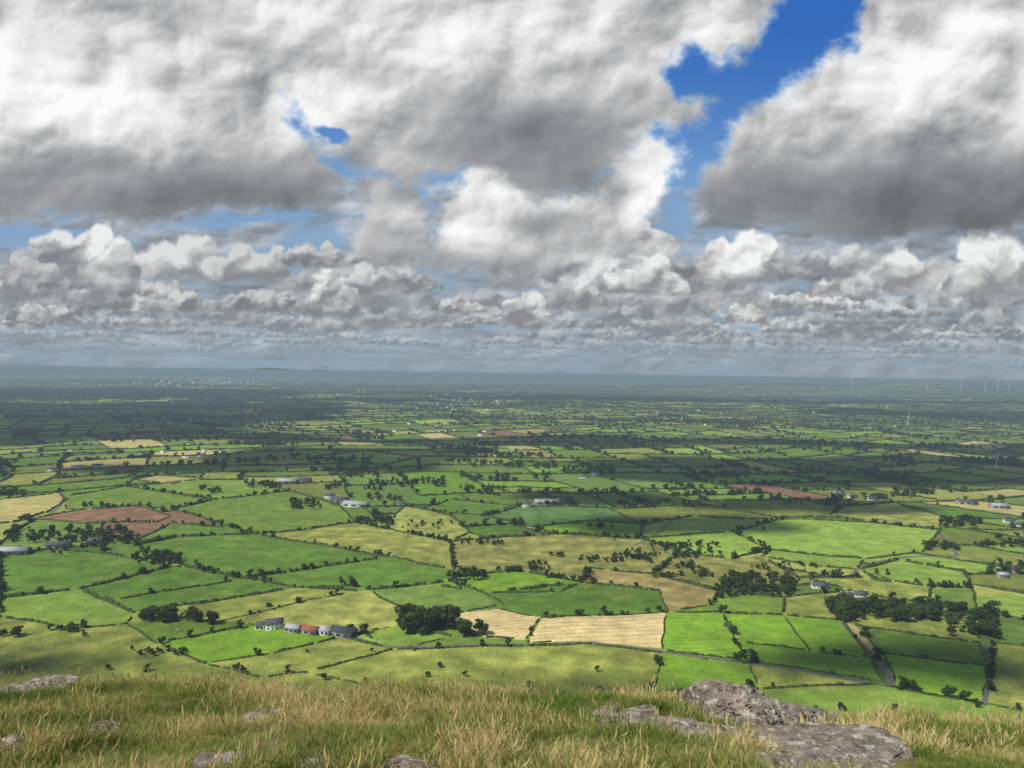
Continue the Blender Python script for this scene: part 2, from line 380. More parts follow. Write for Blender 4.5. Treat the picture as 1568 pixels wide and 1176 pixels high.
def instancer(name,P,R,S,I,protos):
    me=bpy.data.meshes.new(name); P=np.asarray(P,np.float32); n=len(P); me.vertices.add(n); me.vertices.foreach_set('co',P.ravel())
    for nm_,arr,tp,key in(('rot',R,'FLOAT_VECTOR','vector'),('scl',S,'FLOAT_VECTOR','vector'),('idx',I,'INT','value')):
        a=me.attributes.new(nm_,tp,'POINT'); a.data.foreach_set(key,np.asarray(arr,np.int32 if tp=='INT' else np.float32).ravel())
    ob=bpy.data.objects.new(name,me); scene.collection.objects.link(ob)
    c=bpy.data.collections.new(name+'_source')
    for p in protos: c.objects.link(p)
    ng=bpy.data.node_groups.new(name+'_gn','GeometryNodeTree')
    ng.interface.new_socket('Geometry',in_out='INPUT',socket_type='NodeSocketGeometry'); ng.interface.new_socket('Geometry',in_out='OUTPUT',socket_type='NodeSocketGeometry')
    N=ng.nodes;L=ng.links; gi=N.new('NodeGroupInput');go=N.new('NodeGroupOutput');ip=N.new('GeometryNodeInstanceOnPoints');ci=N.new('GeometryNodeCollectionInfo')
    ci.inputs['Collection'].default_value=c; ci.inputs['Separate Children'].default_value=True; ci.inputs['Reset Children'].default_value=True
    ip.inputs['Pick Instance'].default_value=True
    for nm_,tp,sk in(('rot','FLOAT_VECTOR','Rotation'),('scl','FLOAT_VECTOR','Scale'),('idx','INT','Instance Index')):
        a=N.new('GeometryNodeInputNamedAttribute'); a.data_type=tp; a.inputs['Name'].default_value=nm_; L.new(a.outputs['Attribute'],ip.inputs[sk])
    L.new(gi.outputs[0],ip.inputs['Points']);L.new(ci.outputs[0],ip.inputs['Instance']);L.new(ip.outputs[0],go.inputs[0])
    md=ob.modifiers.new('scatter','NODES'); md.node_group=ng
    return ob
CL=[(655,962,36,7,26,17),(725,972,18,3,9,12),(245,950,28,5,11,11),(305,950,28,5,10,10),(110,822,92,11,90,9),(240,858,36,8,34,8),(75,846,54,3,10,7),
(532,897,14,2,5,9),(717,884,30,4,16,9),(745,832,38,3,22,6),(575,800,28,4,22,8),(1160,897,54,14,110,8),(990,860,72,10,60,6),(1050,840,54,9,45,6.5),
(1355,940,82,12,105,11),(1490,955,36,20,34,10),(1290,932,24,8,18,10),(1508,972,20,6,10,12),(1470,803,32,6,34,9),(1440,838,30,5,20,8),(855,772,28,3,14,9),
(245,1000,45,5,16,4),(100,966,25,3,7,6),(15,975,15,3,6,7),(870,885,40,4,16,5),(780,868,56,8,30,5),(920,850,80,12,44,5),(1070,880,60,8,34,6),(1120,912,30,4,12,6),
(470,775,25,5,22,9),(590,765,25,4,18,9),(400,745,25,3,18,9),(320,752,18,3,12,8),(145,775,20,2,9,7),(20,755,20,4,16,9),(920,808,20,2,12,7),
(655,805,40,8,14,6),(1330,765,60,8,50,9),(1400,752,30,5,30,9),(640,740,40,6,40,9),(540,725,40,6,40,9),(560,745,60,5,40,8),(900,720,40,6,40,9),(1090,755,60,6,44,7),(1000,770,70,5,32,6),(1250,770,50,5,22,7),(1540,830,30,10,22,8),(1545,868,25,4,12,7),(1310,875,60,10,18,5),(1200,870,50,6,20,5),(770,700,60,6,50,9),(520,705,50,6,50,9),(700,752,60,5,36,8)]
for u,v_,su,sv,n,h in CL:
    if su>55 and u not in(1355,110,1160):
        nc=max(3,n//6); cu=u+su*rng.uniform(-1,1,nc); cv=v_+sv*rng.uniform(-1,1,nc); kk=rng.integers(0,nc,n)
        q=np.stack([cu[kk]+rng.normal(0,8,n),cv[kk]+rng.normal(0,1.4,n)],-1)
    else: q=np.stack([u+su*rng.uniform(-1,1,n),v_+sv*rng.uniform(-1,1,n)],-1)
    for p in G(q): treeP.append(p[:2]); treeH.append(h*random.uniform(.5,1.15))
for _ in range(230):
    y=400+rng.uniform(.08,1)**1.1*9500; x=rng.uniform(-.72,.72)*y
    if y<1300: continue
    n=random.randint(12,60); a_=random.uniform(0,3.14); q=rng.normal(0,1,(n,2))*[random.uniform(30,110),random.uniform(10,26)]
    q=np.stack([x+q[:,0]*math.cos(a_)-q[:,1]*math.sin(a_),y+q[:,0]*math.sin(a_)+q[:,1]*math.cos(a_)],-1)
    for p in q: treeP.append(p); treeH.append(random.uniform(7,13))
treeP=np.array(treeP); treeH=np.array(treeH); rd=np.hypot(treeP[:,0],treeP[:,1]); print('trees',len(treeP))
def scat(name,mask,protos):
    P=treeP[mask];n=len(P);Hs=treeH[mask]/10.; z=plain(P[:,0],P[:,1])
    R=np.zeros((n,3));R[:,2]=rng.uniform(0,6.28,n); S=np.stack([Hs*rng.uniform(.85,1.35,n),Hs*rng.uniform(.85,1.35,n),Hs],-1)
    instancer(name,np.stack([P[:,0],P[:,1],z],-1),R,S,rng.integers(0,len(protos),n),protos)
scat('distant_trees',rd<1400,near_p); scat('far_distant_trees',rd>=1400,far_p)
SING=[(225,1028,5),(167,1025,4),(40,1028,4),(440,1030,5),(495,1042,5),(655,1036,4),(712,1036,4),(560,1046,4),(997,1062,9),(915,1028,4),(920,1060,5),(810,1052,4),(1290,1088,5),(1370,1090,5),(1495,1082,5),(1250,1087,3),(675,1022,4),(130,975,4),(300,862,4),(940,828,6),(1170,812,5),(1560,1085,4),(470,1000,3.)]
for u,v_,h in SING:
    p=G([(u,v_)])[0]; o=bpy.data.objects.new('deciduous_tree',random.choice(near_p).data); scene.collection.objects.link(o)
    o.location=p; o.rotation_euler=(0,0,random.uniform(0,6)); s=h/10; o.scale=(s*1.15,s*1.15,s)
# ------------------------------------------------------------------ lanes
def road(name,pts,w):
    P=G(pts)[:,:2]; out=[]
    for a in range(len(P)-1):
        n=max(2,int(np.hypot(*(P[a+1]-P[a]))/4)); out.append(P[a]+(P[a+1]-P[a])*np.linspace(0,1,n,endpoint=False)[:,None])
    Q=np.vstack(out+[P[-1:]]); 
    for _ in range(6): Q[1:-1]=(Q[:-2]+2*Q[1:-1]+Q[2:])/4
    d=np.gradient(Q,axis=0); d/=np.hypot(d[:,0],d[:,1])[:,None]+1e-9; nn=np.stack([-d[:,1],d[:,0]],-1)*w/2
    V=np.vstack([v3(Q-nn,.12),v3(Q+nn,.12)]); k=np.arange(len(Q)-1); n=len(Q)
    mk(name,V,np.stack([k,k+1,k+1+n,k+n],-1)[:,::-1],[M_road])
road('country_lane',[(530,972),(590,991),(650,991),(800,988),(905,984),(1013,997),(1150,1016),(1335,1046),(1364,1050)],4.)
road('country_lane',[(1366,1050),(1360,1030),(1342,1008),(1318,985),(1300,965),(1290,950)],4.5)
road('country_lane',[(1318,884),(1308,876),(1318,866),(1345,860),(1390,852),(1468,852),(1444,825),(1436,812)],4.5)
road('country_lane',[(88,745),(98,762),(92,775),(78,785)],4.5)
road('farm_track',[(1505,1080),(1522,1025),(1514,990),(1500,985)],3.)
road('farm_track',[(970,835),(1015,812),(1035,790)],3.5)
# ------------------------------------------------------------------ buildings
def box(name,par,c,s,mat,rot=None):
    x,y,z=[q/2 for q in s]; V=[(a*x,b*y,d*z) for a in(-1,1) for b in(-1,1) for d in(-1,1)]
    F=[(0,1,3,2),(4,6,7,5),(0,4,5,1),(2,3,7,6),(0,2,6,4),(1,5,7,3)]
    o=mk(name,V,F,[mat]); o.parent=par; o.location=c; return o
def building(kind,u,v_,angd,Lx,Wy,Hh,Rh,wall,roof,house=True):
    p=G([(u,v_)])[0]; e=bpy.data.objects.new(kind,None); scene.collection.objects.link(e); e.location=p; e.rotation_euler=(0,0,math.radians(angd))
    x,y=Lx/2,Wy/2
    V=[(-x,-y,-1),(x,-y,-1),(x,y,-1),(-x,y,-1),(-x,-y,Hh),(x,-y,Hh),(x,y,Hh),(-x,y,Hh)]
    o=mk('walls',V,[(0,1,5,4),(1,2,6,5),(2,3,7,6),(3,0,4,7)],[wall]); o.parent=e
    o=mk('gables',[(-x,-y,Hh),(-x,y,Hh),(-x,0,Hh+Rh),(x,-y,Hh),(x,y,Hh),(x,0,Hh+Rh)],[(0,2,1),(3,4,5)],[wall]); o.parent=e
    ov=.35; t=.18; sl=Rh/y
    V=[]
    for sx in(-x-ov,x+ov):
        V+=[(sx,-y-ov,Hh-ov*sl+.03),(sx,0,Hh+Rh+.03),(sx,y+ov,Hh-ov*sl+.03),(sx,-y-ov,Hh-ov*sl+t),(sx,0,Hh+Rh+t),(sx,y+ov,Hh-ov*sl+t)]
    F=[(3,9,10,4),(4,10,11,5),(0,1,7,6),(1,2,8,7),(0,6,9,3),(2,5,11,8),(0,3,4,1),(1,4,5,2),(6,7,10,9),(7,8,11,10)]
    o=mk('roof',V,F,[roof]); o.parent=e
    if house:
        nwin=max(2,int(Lx/3.2))
        for fl in range(1 if Hh<4 else 2):
            for k in range(nwin):
                xx=-x+Lx*(k+.5)/nwin
                for sy in(-1,1):
                    if fl==0 and k==nwin//2: box('door',e,(xx,sy*y,1.05),(1,.12,2.1),M_dark)
                    else: box('window',e,(xx,sy*y,1.5+fl*2.6),(1.1,.1,1.2),M_glass)
        for sx in(-1,1): box('chimney',e,(sx*(x-.7),0,Hh+Rh+.5),(.9,.6,1.6),wall)
    else:
        box('sliding_door',e,(x,0,Hh*.42),(.14,Wy*.5,Hh*.84),M_dark)
        for k in range(3): box('side_opening',e,(-x+Lx*(k+.5)/3,-y,Hh*.5),(Lx*.2,.12,Hh*.5),M_dark)
    return e
Bs=[('farmhouse',420,962,20,13,8,5.,2.8,M_wallw,M_slate,True),('farm_shed',400,962,20,9,6,3.2,2,M_wallw,M_slate,False),('farm_shed',450,966,-20,12,8,3.2,2,M_wallg,M_tin,False),
('farm_shed',474,968,-20,16,10,3.2,2.,M_wallg,M_red,False),('farm_shed',498,970,-20,11,9,3.6,2,M_wallw,M_tin,False),('farm_shed',525,972,-20,19,13,4.,2.4,M_wallg,M_dark,False),
('farm_shed',18,848,10,34,16,4.5,3,M_wallg,M_tin,False),('farm_shed',90,838,15,24,12,4,2.5,M_wallg,M_slate,False),('farmhouse',146,834,10,14,8,5,3,M_wallg,M_slate,True),
('farm_shed',545,775,-12,38,18,4.6,3,M_wallw,M_tin,False),('farm_shed',520,768,-12,26,14,4.6,3,M_wallg,M_slate,False),('farmhouse',505,763,0,15,8,5,3,M_wallw,M_slate,True),
('farm_shed',440,740,0,34,18,5,3,M_wallg,M_tin,False),('farm_shed',466,738,0,24,14,5,3,M_wallg,M_slate,False),
('farm_shed',838,772,8,40,18,5,3,M_wallg,M_tin,False),('farm_shed',865,768,8,26,14,5,3,M_wallg,M_slate,False),('farmhouse',806,776,0,13,8,5,3,M_wallw,M_slate,True),
('bungalow',1255,900,-8,15,8,3,2.4,M_wallw,M_slate,True),('farmhouse',1316,917,-6,11,7,4.8,2.6,M_wallw,M_slate,True),('bungalow',1296,916,5,12,7,3,2.2,M_wallw,M_slate,True),
('farmhouse',1547,878,15,13,8,5.3,3,M_wallw,M_slate,True),('farm_shed',1535,884,0,10,8,3.5,2,M_wallg,M_tin,False),('bungalow',1545,800,0,16,8,3,2.4,M_wallw,M_slate,True),('farmhouse',1563,808,0,14,8,5,3,M_wallw,M_slate,True),
('bungalow',895,732,0,20,9,3,2.5,M_wallw,M_slate,True),('farmhouse',912,727,0,16,8,5,3,M_wallw,M_slate,True),('farmhouse',1285,758,0,16,8,5,3,M_wallw,M_slate,True),('bungalow',1305,762,10,16,8,3,2.4,M_wallw,M_slate,True),
('farmhouse',1278,762,0,14,8,5,3,M_wallw,M_slate,True),('farmhouse',150,716,0,18,9,5,3,M_wallw,M_slate,True),('farm_shed',120,718,0,26,12,5,3,M_wallw,M_tin,False),('farm_shed',1480,772,-5,30,14,5,3,M_wallg,M_slate,False),('farm_shed',1530,778,-5,26,14,5,3,M_wallg,M_tin,False),
('farmhouse',80,722,0,16,8,5,3,M_wallw,M_slate,True),('farmhouse',1335,768,0,14,8,5,3,M_wallw,M_slate,True),('farmhouse',615,775,0,12,8,5,3,M_wallw,M_slate,True)]
for b_ in Bs: building(*b_)
hp=[];hs=[]
for _ in range(130): hp.append((random.uniform(-30,1600),584+(random.random()**1.7)*110)); hs.append(.85)
for (cu,cv,su,sv,n,s_) in((350,582,75,4.5,330,2.2),(720,612,50,7,90,1.3),(150,574,60,3.,110,2.2),(1290,625,60,5,26,1.),(560,600,60,6,40,1.2),(1050,640,60,8,14,1.),(280,690,40,4,6,1.),(700,660,50,6,10,1.),(80,592,60,5,40,1.4)):
    for _ in range(n): hp.append((random.gauss(cu,su),random.gauss(cv,sv))); hs.append(s_)
hp=np.array(hp);hs=np.array(hs); hp[:,1]=np.maximum(hp[:,1],571.5+(hp[:,0]-784)*.0147+11+rng.uniform(0,4,len(hp)))
gp=G(hp); q_=(np.hypot(gp[:,0],gp[:,1])>1400)&(np.hypot(gp[:,0],gp[:,1])<24000); gp=gp[q_]; hs=hs[q_]
Vs=[];Fq=[];o=0
for p,s_ in zip(gp,hs):
    L_=random.uniform(8,18)*s_;Wd=random.uniform(6,9)*s_;Hh=random.uniform(2.8,5.5)*(1+.9*(s_-1));a=random.uniform(-1.,1.)
    x,y=L_/2,Wd/2; V=np.array([(-x,-y,-1),(x,-y,-1),(x,y,-1),(-x,y,-1),(-x,-y,Hh),(x,-y,Hh),(x,y,Hh),(-x,y,Hh),(-x,0,Hh+2.6),(x,0,Hh+2.6)])
    R=np.array([[math.cos(a),-math.sin(a),0],[math.sin(a),math.cos(a),0],[0,0,1]]); Vs.append(V@R.T+p+[0,0,2*(s_>2)])
    Fq+=[[o+i for i in f] for f in((0,1,5,4),(1,2,6,5),(2,3,7,6),(3,0,4,7),(4,5,9,8),(6,7,8,9))]; o+=10
mk('distant_houses',np.vstack(Vs),Fq,[M_wallw,M_slate,M_tin],mi=sum([[0,0,0,0,1+int(s_>2),1+int(s_>2)] for s_ in hs],[]))
def turbine(u,v_,h,rot):
    p=G([(u,v_)])[0]; e=bpy.data.objects.new('wind_turbine',None); scene.collection.objects.link(e); e.location=p
    V,Fq=tube((0,0,-2),(0,0,h),h*.035,h*.022,10); o=mk('tower',V,Fq,[M_wt],smooth=True); o.parent=e
    box('nacelle',e,(0,h*.02,h*1.015),(h*.045,h*.12,h*.045),M_wt)
    for k in range(3):
        a=rot+k*2.094; L_=h*.52; dx,dz=math.sin(a),math.cos(a); w=h*.026
        V=[(-dz*w*.5,-.06*h,dx*w*.5),(dz*w*.5,-.06*h,-dx*w*.5),(dx*L_*.25+dz*w,-.06*h,dz*L_*.25-dx*w),(dx*L_,-.06*h,dz*L_),(dx*L_*.25-dz*w*.6,-.06*h,dz*L_*.25+dx*w*.6)]
        V=[(c[0],c[1],c[2]+h) for c in V]; V+= [(c[0],c[1]-w*.5,c[2]) for c in V]
        F5=[(0,1,2,3,4),(9,8,7,6,5)]; me=bpy.data.meshes.new('blade'); me.from_pydata(V,[],F5+[(i,(i+1)%5,(i+1)%5+5,i+5) for i in range(5)]); me.materials.append(M_wt)
        o=bpy.data.objects.new('blade',me); scene.collection.objects.link(o); o.parent=e
for t in((1528,600,120,.3),(1508,601,120,1.),(1545,600,120,.7),(1472,597,110,.1),(1305,592,110,.5),(1043,584,120,.9),(1390,652,38,.2),(1526,718,28,.6),(1420,596,100,.4)): turbine(*t)
def sheep():
    import bmesh
    bm=bmesh.new()
    def blob(c,s):
        r_=bmesh.ops.create_icosphere(bm,subdivisions=2,radius=1); 
        for vv in r_['verts']: vv.co=Vector((vv.co.x*s[0]+c[0],vv.co.y*s[1]+c[1],vv.co.z*s[2]+c[2]))
    blob((0,0,.62),(.52,.27,.28)); blob((.5,0,.72),(.2,.15,.18)); blob((.68,0,.82),(.17,.09,.1)); 
    for x in(-.3,.3):
        for y in(-.13,.13): blob((x,y,.22),(.05,.05,.25))
    blob((.62,.12,.88),(.03,.08,.03)); blob((.62,-.12,.88),(.03,.08,.03)); blob((-.52,0,.6),(.06,.06,.14))
    me=bpy.data.meshes.new('sheep'); bm.to_mesh(me); bm.free(); me.materials.append(M_wool); return bpy.data.objects.new('sheep_kind',me)
sp=[]
for cu,cv,su,sv,n in((110,1035,40,6,14),(60,990,40,8,8),(600,850,40,8,8),(930,900,50,8,14),(1330,900,30,4,8),(1060,865,50,8,9),(750,1000,80,6,8),(480,930,50,8,10),(80,930,40,6,9),(1400,830,40,8,8),(760,920,40,8,8),(300,970,50,3,5)):
    for _ in range(n): sp.append((random.gauss(cu,su),random.gauss(cv,sv)))
q=G(sp); n=len(q); R=np.zeros((n,3));R[:,2]=rng.uniform(0,6.28,n); instancer('flock_of_sheep',q,R,np.full((n,3),1.15),np.zeros(n,int),[sheep()])
# ------------------------------------------------------------------ foreground rocks
m,nt,N,L=newmat('lichen_rock'); out=N.new('ShaderNodeOutputMaterial'); b=N.new('ShaderNodeBsdfPrincipled'); b.inputs['Roughness'].default_value=.9; b.inputs['Specular IOR Level'].default_value=.2
tc=N.new('ShaderNodeNewGeometry'); n1=N.new('ShaderNodeTexNoise'); n1.inputs['Scale'].default_value=9; n1.inputs['Detail'].default_value=9; n1.inputs['Roughness'].default_value=.65
n2=N.new('ShaderNodeTexNoise'); n2.inputs['Scale'].default_value=14; n2.inputs['Detail'].default_value=7; n3=N.new('ShaderNodeTexNoise'); n3.inputs['Scale'].default_value=45; n3.inputs['Detail'].default_value=6
for n_ in(n1,n2,n3): L.new(tc.outputs['Position'],n_.inputs['Vector'])
r1=N.new('ShaderNodeValToRGB'); r1.color_ramp.elements[0].position=.35;r1.color_ramp.elements[0].color=(.09,.075,.06,1); r1.color_ramp.elements[1].position=.66;r1.color_ramp.elements[1].color=(.34,.29,.24,1)
r2=N.new('ShaderNodeValToRGB'); r2.color_ramp.elements[0].position=.55; r2.color_ramp.elements[1].position=.62; r2.color_ramp.elements[1].color=(.8,.8,.8,1)
mx=N.new('ShaderNodeMix'); mx.data_type='RGBA'; mx.inputs['B'].default_value=(.48,.47,.41,1)
L.new(n1.outputs['Fac'],r1.inputs['Fac']);L.new(n2.outputs['Fac'],r2.inputs['Fac']);L.new(r2.outputs['Color'],mx.inputs['Factor']);L.new(r1.outputs['Color'],mx.inputs['A']);L.new(mx.outputs['Result'],b.inputs['Base Color'])
bp=N.new('ShaderNodeBump');bp.inputs['Distance'].default_value=.03;bp.inputs['Strength'].default_value=.9;ad=N.new('ShaderNodeMath');L.new(n3.outputs['Fac'],ad.inputs[0]);L.new(n1.outputs['Fac'],ad.inputs[1]);L.new(ad.outputs[0],bp.inputs['Height']);L.new(bp.outputs['Normal'],b.inputs['Normal']);L.new(b.outputs[0],out.inputs['Surface'])
M_rock=m
import bmesh
rocks=[]
def rock(u,v_,wpx,hpx,seed,dr=.8,rz=0,tilt=0):
    g=np.random.default_rng(seed); p=G([(u,v_)],hill)[0]; d=np.linalg.norm(p-[0,0,CZ]); w=wpx/F*d; h=hpx/F*d*1.25
    bm=bmesh.new(); bmesh.ops.create_icosphere(bm,subdivisions=6,radius=1); me=bpy.data.meshes.new('rock'); bm.to_mesh(me); bm.free()
    co=np.zeros(len(me.vertices)*3); me.vertices.foreach_get('co',co); co=co.reshape(-1,3)
    pn_=g.normal(size=(13,3)); pn_[:,2]*=.8; pn_/=np.linalg.norm(pn_,axis=1,keepdims=True); dd=g.uniform(.62,1.,13)
    pr_=co@pn_.T; rad=np.min(np.where(pr_>.12,dd/np.maximum(pr_,.12),9),axis=1); rad=np.minimum(rad,1.35)
    q=co*rad[:,None]
    st=q[:,2]*6+q[:,0]*1.6; q*= (1+.045*np.sign(np.sin(st))*np.abs(np.sin(st))**.4)[:,None]
    cr_=np.abs(fbm(q[:,0]*1.6+seed,q[:,1]*1.6+q[:,2]*2,3,75)); q*=(1-.10*np.exp(-(cr_/.03)**2))[:,None]
    q*= (1+.14*fbm(q[:,0]*2.2+seed,q[:,1]*2.2+q[:,2]*1.7,6,70,.62))[:,None]
    q[:,2]*=np.clip(1-tilt*q[:,0],.3,2)
    q=q*[w/2,w/2*dr,h*.85]; c,s=math.cos(rz),math.sin(rz); q=np.stack([q[:,0]*c-q[:,1]*s,q[:,0]*s+q[:,1]*c,q[:,2]],-1)
    me.vertices.foreach_set('co',q.ravel()); me.materials.append(M_rock); me.update()
    o=bpy.data.objects.new('rock',me); scene.collection.objects.link(o); o.location=(p[0],p[1],p[2]+h*.08); rocks.append((p[0],p[1],w/2,w/2*dr))
for k,a in enumerate([(1118,1104,130,34,.9,.25),(1195,1114,140,22,1.0,.45),(1070,1134,120,14,.9,0),(975,1108,110,12,.8,0),(1285,1172,240,20,.8,.1),(1195,1180,110,10,.9,0),(160,1126,50,18,.8,0),(10,1144,50,12,1,0),(350,1172,90,10,.8,0),(625,1180,80,10,.8,0),(480,1172,50,6,.8,0),(415,1104,60,7,.8,0),(40,1058,90,5,.9,0),(932,1098,40,14,.9,0),(1440,1152,50,6,.8,0)]):
    rock(a[0],a[1],a[2],a[3],(300 if k!=0 else 341)+k,a[4],rz=random.uniform(-.4,.4),tilt=a[5])
# ------------------------------------------------------------------ grass
m,nt,N,L=newmat('hill_grass'); out=N.new('ShaderNodeOutputMaterial'); b=N.new('ShaderNodeBsdfPrincipled'); b.inputs['Roughness'].default_value=.6; b.inputs['Specular IOR Level'].default_value=.25
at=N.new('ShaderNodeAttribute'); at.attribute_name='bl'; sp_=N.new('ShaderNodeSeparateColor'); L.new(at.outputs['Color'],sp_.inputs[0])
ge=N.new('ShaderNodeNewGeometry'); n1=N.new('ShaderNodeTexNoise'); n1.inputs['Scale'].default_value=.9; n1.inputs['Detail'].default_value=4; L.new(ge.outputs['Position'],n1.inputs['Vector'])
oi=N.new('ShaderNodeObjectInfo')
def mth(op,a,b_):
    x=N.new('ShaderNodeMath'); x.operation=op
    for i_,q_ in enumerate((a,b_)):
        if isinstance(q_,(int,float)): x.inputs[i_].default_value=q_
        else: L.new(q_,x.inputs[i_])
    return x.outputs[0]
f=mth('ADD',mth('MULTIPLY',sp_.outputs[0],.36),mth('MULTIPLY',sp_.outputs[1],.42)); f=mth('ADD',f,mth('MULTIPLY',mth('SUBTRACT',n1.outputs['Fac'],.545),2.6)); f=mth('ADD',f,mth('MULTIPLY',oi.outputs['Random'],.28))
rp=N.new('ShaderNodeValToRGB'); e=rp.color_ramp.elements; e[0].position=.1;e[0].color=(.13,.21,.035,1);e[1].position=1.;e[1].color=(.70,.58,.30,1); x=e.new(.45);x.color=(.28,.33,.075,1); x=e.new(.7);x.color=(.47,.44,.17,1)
L.new(f,rp.inputs['Fac']);L.new(rp.outputs['Color'],b.inputs['Base Color']); t=N.new('ShaderNodeBsdfTranslucent');L.new(rp.outputs['Color'],t.inputs['Color']);ms=N.new('ShaderNodeMixShader');ms.inputs[0].default_value=.35;L.new(b.outputs[0],ms.inputs[1]);L.new(t.outputs[0],ms.inputs[2]);L.new(ms.outputs[0],out.inputs['Surface'])
M_grass=m
def tuft(k,nb,h,spread,bend,wd,seedh=0):
    g=np.random.default_rng(500+k); Vs=[];Fs=[];A_=[];o=0
    for _ in range(nb):
        th=g.uniform(0,6.283); r0=spread*math.sqrt(g.random()); x,y=r0*math.cos(th),r0*math.sin(th); hh=h*g.uniform(.45,1.1); la=g.uniform(0,6.283); bd=bend*g.uniform(.2,1.2)*hh
        dx,dy=math.cos(la),math.sin(la); ft=g.uniform(0,3.14); wx,wy=math.cos(ft)*wd/2,math.sin(ft)*wd/2; rv=g.random(); S=4
        for s in range(S+1):
            t=s/S; wf=(1-t**1.5)*.95+.05; cx_,cy_=x+dx*bd*t*t,y+dy*bd*t*t; z=hh*(t-.25*bd/hh*t*t)
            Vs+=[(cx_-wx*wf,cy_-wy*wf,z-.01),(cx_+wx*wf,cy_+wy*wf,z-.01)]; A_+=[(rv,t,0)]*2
        for s in range(S): q=o+2*s; Fs.append((q,q+1,q+3,q+2))
        o+=2*(S+1)
        if seedh and g.random()<seedh:
            tx,ty,tz=cx_,cy_,z
            for qn in range(3):
                a=g.uniform(0,3.14); sx,sy=math.cos(a)*.005,math.sin(a)*.005
                Vs+=[(tx-dx*.03,ty-dy*.03,tz-.05),(tx+sx,ty+sy,tz-.02),(tx+dx*.01,ty+dy*.01,tz+.02),(tx-sx,ty-sy,tz-.02)]; A_+=[(1.1,1.1,0)]*4; Fs.append((o,o+1,o+2,o+3)); o+=4
    return mk('tuft_kind_%02d'%k,Vs,Fs,[M_grass],link=False,attrs={'bl':A_})
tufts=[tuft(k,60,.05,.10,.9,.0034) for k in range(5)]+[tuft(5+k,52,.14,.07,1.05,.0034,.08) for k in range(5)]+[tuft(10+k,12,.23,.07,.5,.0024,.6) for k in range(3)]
n=30000; yy=np.sqrt(rng.uniform(1.6**2,12.5**2,n)); xx=rng.uniform(-.78,.78,n)*yy
tall=fbm(xx/1.0,yy/1.0,3,80)+.16*np.exp(-((xx/yy+.05)/.22)**2); kk=np.zeros(n,int); rn=rng.random(n)
tl=tall+rng.normal(0,.08,n)
kk=np.where(tl>.12,rng.integers(5,10,n),rng.integers(0,5,n)); kk=np.where((rn<.06)&(tl>0),rng.integers(10,13,n),kk)
okm=np.ones(n,bool)
for rx,ry,a,b2 in rocks: okm&=((xx-rx)/(a*.92))**2+((yy-ry)/(b2*1.0))**2>1
for rx,ry,a,b2 in rocks:
    front=(np.abs(xx-rx)<a)&(yy<ry)&(yy>ry-b2-.4); kk=np.where(front,rng.integers(0,5,n),kk)
bare=fbm(xx/.8+9,yy/.8,3,81)>.34; okm&=~bare
xx,yy,kk=xx[okm],yy[okm],kk[okm]; n=len(xx)
R=np.stack([rng.normal(0,.12,n),rng.normal(0,.12,n),rng.uniform(0,6.28,n)],-1); s=rng.uniform(.7,1.3,n)
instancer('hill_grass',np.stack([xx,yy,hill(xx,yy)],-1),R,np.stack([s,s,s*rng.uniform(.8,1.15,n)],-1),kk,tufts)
# ------------------------------------------------------------------ light
sel=math.radians(50); sh=np.array([-.85,-.53]); sh/=np.linalg.norm(sh)
sdir=Vector((sh[0]*math.cos(sel),sh[1]*math.cos(sel),math.sin(sel)))
sl_=bpy.data.lights.new('sun','SUN'); sl_.energy=4.7; sl_.angle=math.radians(.53); sl_.color=(1,.945,.86); so=bpy.data.objects.new('sun',sl_); scene.collection.objects.link(so); so.rotation_euler=sdir.to_track_quat('Z','Y').to_euler()
wd_=bpy.data.worlds.new('World'); scene.world=wd_; wd_.use_nodes=True; nt=wd_.node_tree; bg=nt.nodes['Background']; st=nt.nodes.new('ShaderNodeTexSky'); st.sky_type='NISHITA'; st.sun_disc=False; st.sun_elevation=sel; st.sun_rotation=math.atan2(sh[0],sh[1]); nt.links.new(st.outputs[0],bg.inputs['Color']); bg.inputs['Strength'].default_value=.08
# added clouds out of view, placed to throw shadows on the farmland
CH=4000.
off=np.array([sh[0],sh[1]])*CH/math.tan(sel)
for k,(cx_,cy_,rx,ry) in enumerate([(-1900,3300,1000,1250),(-4200,6000,1900,1500),(-380,1720,300,200),(620,1640,480,200),(1180,1780,420,190),(2600,4300,900,330),(900,6000,1500,420),(4400,6400,1500,600),(-1400,5200,800,300),(62,455,90,34),(290,535,85,46),(100,2250,480,130),(1700,2250,620,150),(150,1230,130,60),(-330,500,50,24),(230,1010,150,55),(900,2300,380,130),(-900,2250,420,130),(-650,1500,180,70),(480,1180,160,60),(-800,7600,1500,400),(-1250,2400,300,200)]):
    bm=bmesh.new(); bmesh.ops.create_icosphere(bm,subdivisions=5,radius=1); me=bpy.data.meshes.new('added_shadow_cloud'); bm.to_mesh(me); bm.free()
    co=np.zeros(len(me.vertices)*3); me.vertices.foreach_get('co',co); co=co.reshape(-1,3)
    n_=fbm(co[:,0]*1.5+k*7,co[:,1]*1.5+co[:,2],5,90)+.25*np.abs(fbm(co[:,0]*4+k,co[:,1]*4+co[:,2]*3,3,95)); co=co*(1+.9*n_)[:,None]*[rx,ry,min(rx,ry)*.45]; co[:,2]=np.where(co[:,2]<0,co[:,2]*.3,co[:,2])
    me.vertices.foreach_set('co',co.ravel()); me.polygons.foreach_set('use_smooth',np.ones(len(me.polygons),bool)); me.materials.append(M_shadow_cloud); me.update()
    o=bpy.data.objects.new('added_shadow_cloud',me); scene.collection.objects.link(o); o.location=(cx_+off[0],cy_+off[1],CH)
